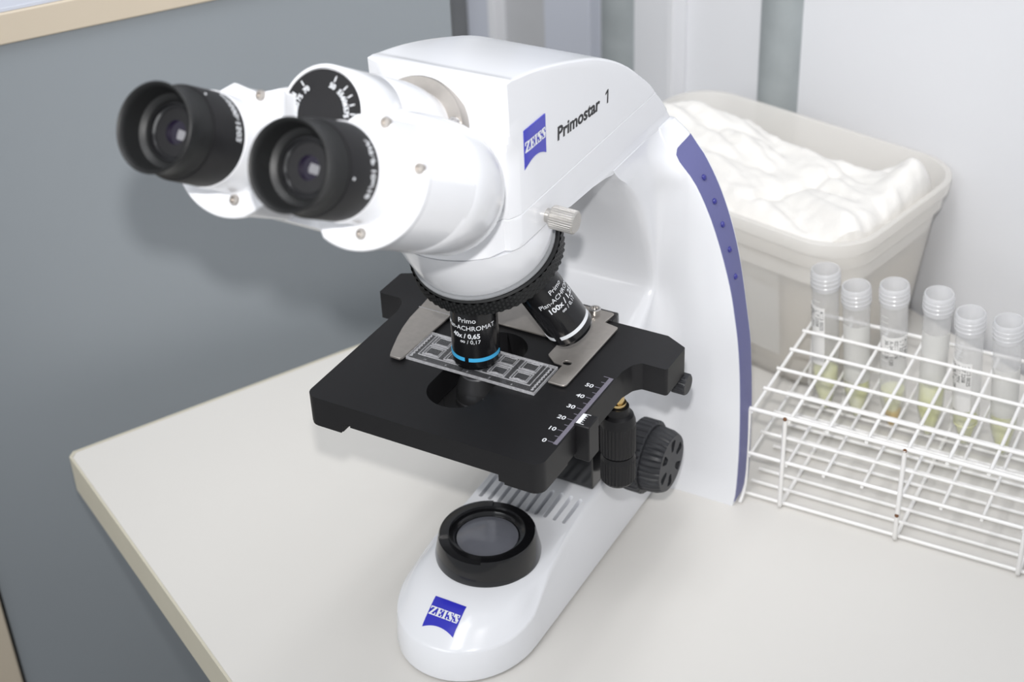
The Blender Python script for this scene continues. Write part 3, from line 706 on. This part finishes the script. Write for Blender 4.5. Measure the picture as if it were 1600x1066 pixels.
# condenser seen through the slot
lathe('condenser', (0, 0, 0), (0, 0, 1), [(126, 16), (127, 18.5), (134, 18.5), (134, 15), (139, 14.6), (141, 13.6), (141, 12.2), (144, 12), (144.6, 11.4), (150, 11.2), (151.4, 10.6), (158.4, 8.4), (159.0, 7.8), (158.8, 6.6), (158.4, .05)], COND, mic, 64, sharp=25)
lathe('condenser_mount', (0, 0, 0), (0, 0, 1), [(139, 15.5), (139, 36), (142.6, 36), (142.6, 18.6), (141.6, 18.0)], COND, mic, 64)
# coaxial stage drive below the right side
lathe('drive_shaft', (62, 36, 0), (0, 0, 1), [(126, 2.6), (134.6, 2.6), (134.8, 4.4), (136.4, 4.4), (136.6, 3.4), (146, 3.4)], BRASS, mic, 32)
kmod = lambda lo, hi: (lambda i, k: -.42 if (i % 4 < 2 and lo <= k <= hi) else 0)
lathe('drive_knob', (62, 36, 0), (0, 0, 1), [(104.2, 7.6), (104.5, 9.0), (105.3, 9.5), (122.5, 9.5), (123.2, 9.4), (125, 9.3), (128.4, 8.2), (129.4, 6.2), (134, 5.8), (134.2, 3)], BLACK, mic, 120, mod=kmod(2, 3), sharp=25)
lathe('drive_knob', (62, 36, 0), (0, 0, 1), [(85.4, 5), (85.4, 8), (87.2, 9.2), (87.6, 9.5), (100.5, 9.5), (101, 9.2), (103.4, 8.6), (103.5, 7)], BLACK, mic, 120, mod=kmod(3, 4), sharp=25)
# focus knobs, coarse and fine, both sides
for sgn in (1, -1):
    FY, FZ = 94, 57.5
    lathe('coarse_focus_knob', (sgn*38, FY, FZ), (sgn, 0, 0), [(0, 17), (6.6, 17.5), (6.9, 21.0), (7.6, 21.8), (16.6, 21.8), (17.4, 21.0), (17.4, 10)], GREYK, mic, 128, sharp=25,
          mod=lambda i, k: (-.9 if (i % 4 == 0 and 2 <= k <= 5) else 0))
    fk = lathe('fine_focus_knob', (sgn*55.3, FY, FZ), (sgn, 0, 0), [(0, 19.0), (1, 19.4), (8.4, 18.6), (11.4, 17.4), (12.2, 16.8), (12.2, .05)], GREYK, mic, 128, sharp=25,
               mod=lambda i, k: (-.8 if (i % 4 == 0 and 1 <= k <= 3) else 0))
    if sgn > 0:
        cut = bmesh.new()
        for k in range(6):
            a = math.pi*2*k/6+.35; ca, sa = math.cos(a), math.sin(a)
            pts = rounded([(7.2, -1.5), (14.4, -3.1), (14.4, 3.1), (7.2, 1.5)], 1.3, 4)
            prism(cut, pts, 65.9, 72, lambda x, y, z, ca=ca, sa=sa: (z, FY+x*ca-y*sa, FZ+x*sa+y*ca))
        boolean(fk, finish(cut, 'cutter', GREYK))

# ------------------------------------------------------------ counting slide on the stage
sl = thing('slide', 'clear plastic counting slide with square chambers under the objective', 'slide', (0, 6.5, ZS+.1))
def TS(x, y, z): return (-38.2+x, -8.0+y, ZS+.15+z)
bm = bmesh.new(); prism(bm, rounded([(0, 0), (75.6, 0), (75.6, 25.6), (0, 25.6)], [2, 2, 1, 1], 4), 0, 1.6, TS); body = finish(bm, 'slide_plate', SLIDEP, sl); bevel(body, .3, 2, 40)
bm = bmesh.new()
def ring_rect(x0, y0, x1, y1, wd, z0, z1):
    for a in ((x0, y0, x1, y0+wd), (x0, y1-wd, x1, y1), (x0, y0+wd, x0+wd, y1-wd), (x1-wd, y0+wd, x1, y1-wd)):
        prism(bm, [(a[0], a[1]), (a[2], a[1]), (a[2], a[3]), (a[0], a[3])], z0, z1, TS)
ring_rect(4.9, 4.4, 70.7, 24.4, .3, 1.62, 2.2)
ring_rect(0.2, -.1, 75.4, 25.6, .45, .1, 1.7)
for i in range(5):
    for j in range(2):
        x0 = 6.6+i*12.9; y0 = 5.6+j*9.6
        ring_rect(x0, y0, x0+10.0, y0+8.4, .35, 1.6, 2.4); ring_rect(x0+1.2, y0+1.2, x0+8.8, y0+7.2, .25, 1.6, 2.1)
        c = Vector((x0+5.0+(.8 if j else -.6), y0+(8.6 if j else -0.2)))
        n = 12
        for k in range(n):
            a0 = math.pi*k/n+(math.pi if j else 0); a1 = math.pi*(k+1)/n+(math.pi if j else 0)
            prism(bm, [(c.x+2.7*math.cos(a0), c.y+1.9*math.sin(a0)), (c.x+2.7*math.cos(a1), c.y+1.9*math.sin(a1)), (c.x+2.45*math.cos(a1), c.y+1.65*math.sin(a1)), (c.x+2.45*math.cos(a0), c.y+1.65*math.sin(a0))], 1.6, 2.2, TS)
for side in (0, 1):                     # crimped gripping teeth at both short ends
    for k in range(9):
        y = 2.4+k*2.4; x = 1.4 if side == 0 else 72.2
        for q in range(5):
            a0, a1 = -1.2+q*.5, -1.2+(q+1)*.5
            prism(bm, [(x+1.7*math.cos(a0), y+1.1*math.sin(a0)), (x+1.7*math.cos(a1), y+1.1*math.sin(a1)), (x+1.2*math.cos(a1), y+.7*math.sin(a1)), (x+1.2*math.cos(a0), y+.7*math.sin(a0))], 1.6, 2.2, TS)
finish(bm, 'moulded_chambers', ETCH, sl, weld=False)
for i, ch_ in enumerate(('10', '9', '8', '7', '6')):
    text_mesh('chamber_numeral', ch_, 2.0, lambda x, y, z, i=i: TS(9.6+i*12.9+x, 1.2+y, 1.66+z), ETCH, sl, depth=.04)

# ------------------------------------------------------------ plastic box with gauze
bx = thing('plastic_box', 'translucent rounded plastic box of gauze behind the microscope', 'box', (20, 345, 0))
E1 = Vector((.9744, -.225, 0)); E2 = Vector((.225, .9744, 0))
def BX(a, b, z): return E1*a+E2*b+ZZ*z
BA0, BA1, BB0, BB1, BH = -172, 53, 270, 421, 122
def bring(ins, z, r=34, seg=8):
    return [BX(a, b, z) for a, b in rounded([(BA0+ins, BB0+ins), (BA1-ins, BB0+ins), (BA1-ins, BB1-ins), (BA0+ins, BB1-ins)], max(4, r-ins*.3), seg)]
bm = bmesh.new()
add_loft(bm, [bring(22, .6, 30), bring(18.5, 1.2, 32), bring(16, 5), bring(6.5, 98), bring(6.2, 100), bring(3.4, 101), bring(3.0, 108), bring(2.8, 110), bring(.6, 111.5), bring(.2, 114), bring(0, 121), bring(1.6, 122), bring(3.4, 121.5), bring(5.0, 110), bring(8.0, 100), bring(17.5, 5.5), bring(22, 3.2, 30)])
shell = finish(bm, 'box_shell', BOXP, bx, 50)
cot = thing('gauze_heap', 'heap of white folded gauze piled in the translucent box', 'gauze', (20, 345, 5))
def inside(ins, a, b):
    return 1
NA_, NB_ = 110, 76
bm = bmesh.new(); grid = {}
def fold(a, b):
    d = b+.35*a
    base = 116+9*math.exp(-((b-350)/60)**2)+6*max(0, min(1, (-55-a)/80))
    ridge = 9*abs(noise.noise(Vector((a*.012, b*.03, 1.3))))+6*noise.noise(Vector((d*.035, a*.008, 5.0)))+4.6*noise.noise(Vector((d*.11, a*.02, 9.0)))+1.2*noise.noise(Vector((a*.12, b*.14, 2)))
    crease = -5*math.exp(-((a+18-.5*(b-330))/5)**2)*(1 if 290 < b < 350 else .2)
    backdrop = -34*max(0, min(1, (b-372-8*math.sin(a*.045))/26))*(1-.35*max(0, min(1, (a-10)/40)))
    corner = 12*math.exp(-((a-36)/12)**2-((b-372)/30)**2)
    return base+ridge+crease+backdrop+corner
def clampring(a, b, ins):
    # keep inside the rounded rectangle
    x0, x1, y0, y1 = BA0+ins, BA1-ins, BB0+ins, BB1-ins; r = 30
    a = min(max(a, x0), x1); b = min(max(b, y0), y1)
    cx = min(max(a, x0+r), x1-r); cy = min(max(b, y0+r), y1-r); dx, dy = a-cx, b-cy; dd = math.hypot(dx, dy)
    if dd > r: a, b = cx+dx/dd*r, cy+dy/dd*r
    return a, b
for i in range(NA_+1):
    for j in range(NB_+1):
        a = BA0+(BA1-BA0)*i/NA_; b = BB0+(BB1-BB0)*j/NB_
        ca, cb_ = clampring(a, b, 8.5)
        z = fold(ca, cb_); edge = min(ca-(BA0+8.5), BA1-8.5-ca, cb_-(BB0+8.5), BB1-8.5-cb_)
        z -= 9*math.exp(-max(0, edge)/5.0)
        grid[i, j] = bm.verts.new(V(BX(ca, cb_, z)))
for i in range(NA_):
    for j in range(NB_):
        try: bm.faces.new([grid[i, j], grid[i+1, j], grid[i+1, j+1], grid[i, j+1]])
        except ValueError: pass
bmesh.ops.remove_doubles(bm, verts=bm.verts, dist=1e-6)
edges = [e for e in bm.edges if e.is_boundary]
ret = bmesh.ops.extrude_edge_only(bm, edges=edges)
for g in ret['geom']:
    if isinstance(g, bmesh.types.BMVert): g.co.z = 0.086
tp = finish(bm, 'gauze_top', GAUZE, cot, 80, weld=False)
# cream cotton lower down, seen blurred through the wall
bm = bmesh.new()
def wring(ins, z, r=28):
    o = []
    for a, b in rounded([(BA0+ins, BB0+ins), (BA1-ins, BB0+ins), (BA1-ins, BB1-ins), (BA0+ins, BB1-ins)], r, 10):
        p = BX(a, b, z); nz = noise.noise(p*.03)*3.5; o.append(p+ (Vector((p.x, p.y, 0))-BX(-60, 345, 0)).normalized()*min(0, nz-1.5))
    return o
add_loft(bm, [wring(26, 5.0), wring(21, 14), wring(19, 28), wring(17.5, 42), wring(16, 58), wring(14.5, 72), wring(13, 86)])
finish(bm, 'cotton_filling', WAD, cot, 80)
bm = bmesh.new()                       # a sheet of paper tucked down the front left
add_faces(bm, [BX(-60, BB0+14.6, 22), BX(0, BB0+14.8, 20), BX(-2, BB0+9.0, 96), BX(-60, BB0+8.4, 98), BX(-60, BB0+15.4, 22), BX(0, BB0+15.6, 20), BX(-2, BB0+9.8, 96), BX(-60, BB0+9.2, 98)],
          [(0, 1, 2, 3), (7, 6, 5, 4), (0, 4, 5, 1), (1, 5, 6, 2), (2, 6, 7, 3), (3, 7, 4, 0)]); tag(finish(bm, 'paper_sheet', PAPER), 'pale paper sheet showing through the left front wall of the plastic box', 'paper')

# ------------------------------------------------------------ wire rack
rk = thing('test_tube_rack', 'white coated wire test tube rack on the worktop right of the microscope', 'rack', (92, 152, 0))
RY = R(.94); ra = Vector((math.cos(RY), math.sin(RY), 0)); rb = Vector((-math.sin(RY), math.cos(RY), 0)); RO = Vector((92.5, 152.4, 0)); PA, PB = 23.13, 22.98
def RP(i, j, z): return RO+ra*i*PA+rb*j*PB+ZZ*z
NCOL, NROW = 12, 5
def grid_part(name, z, r, jr, ir):
    bm = bmesh.new()
    for j in jr: add_tube(bm, [RP(-.06, j, z), RP(NCOL+.06, j, z)], r*1.12 if j in (jr[0], jr[-1]) else r, 8)
    for i in ir: add_tube(bm, [RP(i, -.04, z-r*1.6), RP(i, jr[-1]+.04, z-r*1.6)], r, 8)
    return finish(bm, name, WIRE, rk, 60, weld=False)
grid_part('upper_grid', 66.0, 1.15, list(range(NROW+1)), list(range(NCOL+1)))
grid_part('middle_grid', 33.5, 1.05, list(range(NROW+1)), list(range(NCOL+1)))
bm = bmesh.new()
for k in range(9): add_tube(bm, [RP(-.1, k*.555+.02, 2.6), RP(NCOL+.1, k*.555+.02, 2.6)], 1.15, 8)
finish(bm, 'bottom_wires', WIRE, rk, 60, weld=False)
for i in (.93, 3.98, 7.05, 11.0):
    bm = bmesh.new(); add_tube(bm, [RP(i, -.11, 67), RP(i, -.11, 30), RP(i, -.11, 4), RP(i, -.07, 1.7), RP(i, .1, 1.3), RP(i, 4.9, 1.3), RP(i, 5.07, 1.7), RP(i, 5.11, 4), RP(i, 5.11, 30), RP(i, 5.11, 67)], 1.35, 10)
    finish(bm, 'leg', WIRE, rk, 60, weld=False)
for i in (-.06, NCOL+.06):
    bm = bmesh.new(); add_tube(bm, [RP(i, 0, 66), RP(i, 0, 20), RP(i, -.03, 10), RP(i, -.2, 4), RP(i, -.38, 1.4)], 1.2, 8)
    finish(bm, 'end_wire', WIRE, rk, 60, weld=False)
    bm = bmesh.new(); add_tube(bm, [RP(i, 5, 66), RP(i, 5, 20), RP(i, 5.03, 10), RP(i, 5.3, 1.4)], 1.2, 8); finish(bm, 'end_wire', WIRE, rk, 60, weld=False)
for p in (RP(.93, -.14, 67), RP(3.98, -.16, 20.5), RP(3.98, -.13, 66.8), RP(-.1, 0, 65.2)): lathe('rust_spot', p, (0, -1, .4), [(0, 1.3), (.5, 1.1), (.7, .1)], RUST, rk, 10)

# ------------------------------------------------------------ centrifuge tubes standing in the back row
def ray_y(u, v, y):
    d = fw*F_PX+rt2*(u-800)-up2*(v-533); t = (y-CAM.y)/d.y; return CAM+d*t
specs = [   # rim centre in the photo, column, label band, frosted band, liquid, sediment
    ((1290, 420), 0, (16, 84, -62), None, (30, YEL), None, 'leftmost centrifuge tube in the rack, narrow printed label low on it'),
    ((1338, 446), 1, None, (20, 88), (34, YEL), None, 'second centrifuge tube from the left, frosted patch and yellow liquid'),
    ((1398, 444), 2, (36, 76, 8), None, (14, YEL), 9, 'centrifuge tube with wide printed label and amber sediment, third from the left'),
    ((1468, 458), 3, None, (34, 82), (40, YEL), None, 'leaning centrifuge tube, fourth from the left, big frosted patch over yellow liquid'),
    ((1517, 488), 4, (8, 66, -42), None, (16, YEL), None, 'centrifuge tube with label strip low on its left side, fifth from the left'),
    ((1577, 501), 5, None, (22, 74), (34, YEL), None, 'rightmost centrifuge tube in the rack, frosted patch below the rim')]
for n_, (uv, colm, lab, fr, liq, sed, txt) in enumerate(specs):
    top = ray_y(uv[0], uv[1], 252.5)
    foot_ = RP(colm+.52, 4.5, 4.5)
    if n_ == 0: foot_ = foot_+Vector((2, 0, 0))
    ax_ = (top-foot_).normalized(); L = (top-foot_).length
    t = thing('centrifuge_tube', txt, 'test tube', foot_, 'plastic centrifuge tubes in the wire rack')
    lathe('tube_wall', foot_, ax_, [(0, 1.6), (.6, 3.0), (20, 7.9), (22, 8.1), (L-13, 8.3), (L-12, 8.3)], TUBEP, t, 40, caps=False, sharp=50)
    bm = bmesh.new(); add_lathe(bm, foot_, ax_, [(L-13.5, 8.3), (L-12.6, 9.0), (L-2.0, 9.1), (L-.4, 8.9), (L, 8.5), (L-.2, 7.9), (L-3, 7.7), (L-12, 7.8), (L-13.5, 8.2)], 40)
    for k in range(3): add_lathe(bm, foot_, ax_, [(L-10.5+k*3, 9.0), (L-9.9+k*3, 9.42), (L-9.3+k*3, 9.0)], 40)
    finish(bm, 'screw_collar', TUBER, t, 40, weld=False)
    view = CAM-foot_; view -= ax_*view.dot(ax_); view.normalize(); side = ax_.cross(view)
    def arc(name, z0, z1, a0, a1, r, m, parent, th=.25):
        bm = bmesh.new(); n = 20; vs = []
        for k in range(n+1):
            a = a0+(a1-a0)*k/n; u = view*math.cos(a)+side*math.sin(a)
            for zz, rr in ((z0, r), (z0, r+th), (z1, r+th), (z1, r)): vs.append(foot_+ax_*zz+u*rr)
        fs = []
        for k in range(n):
            for q in range(4): fs.append((4*k+q, 4*k+(q+1) % 4, 4*k+4+(q+1) % 4, 4*k+4+q))
        fs += [(0, 1, 2, 3), (4*n, 4*n+3, 4*n+2, 4*n+1)]
        add_faces(bm, vs, fs); return finish(bm, name, m, parent, 40)
    if lab:
        z0, z1, cdeg = lab; z0 += 22
        z1 = min(z1, L-24) if n_ != 2 else L-34
        lo = arc('paper_label', z0, z1, R(cdeg-62), R(cdeg+58), 8.4, PAPER, t)
        for q, dd in enumerate((-44, -24, -4, 18, 38)):
            def TL_(x, y, z, dd=dd):
                a = R(cdeg+dd)+(y)/8.7; u = view*math.cos(a)+side*math.sin(a)
                return foot_+ax_*(z1-2-x)+u*(8.68+z)
            body = ['30.1 0118', 'A-34 T. 1120', '0211 MN', 'L 7 2208', '4113 0025'][q]
            text_mesh('label_print', body, 3.4, TL_, INKK, lo, depth=.03)
    if fr: arc('frosted_patch', fr[0]+10, L-(26 if n_ != 5 else 32), R(-72), R(72), 8.35, FROSTW, t, .1)
    else:
        bm = bmesh.new()
        for k in range(9):
            zz = L-20-k*4
            for q in range(4):
                a0, a1 = R(25+q*9), R(34+q*9); pts = []
                for a, z_ in ((a0, zz), (a1, zz), (a1, zz+.5), (a0, zz+.5)):
                    u = view*math.cos(a)-side*math.sin(a); pts.append(foot_+ax_*z_+u*8.36)
                add_faces(bm, pts, [(0, 1, 2, 3)])
        finish(bm, 'graduations', TUBER, t, weld=False)
    hl, lm = liq
    if sed:
        lathe('liquid', foot_+ax_*(sed+1), ax_, [(0, 3.2), (8, 5.0), (14, 6.4), (18, 7.2)], YEL, t, 32)
        lathe('sediment', foot_+ax_*.6, ax_, [(0, 2.4), (sed, 4.8), (sed+2, 5.0)], AMB, t, 32)
    else: lathe('liquid', foot_+ax_*.6, ax_, [(0, 1.4), (.5, 2.5), (19.5, 7.2), (hl, 7.4)], lm, t, 32)
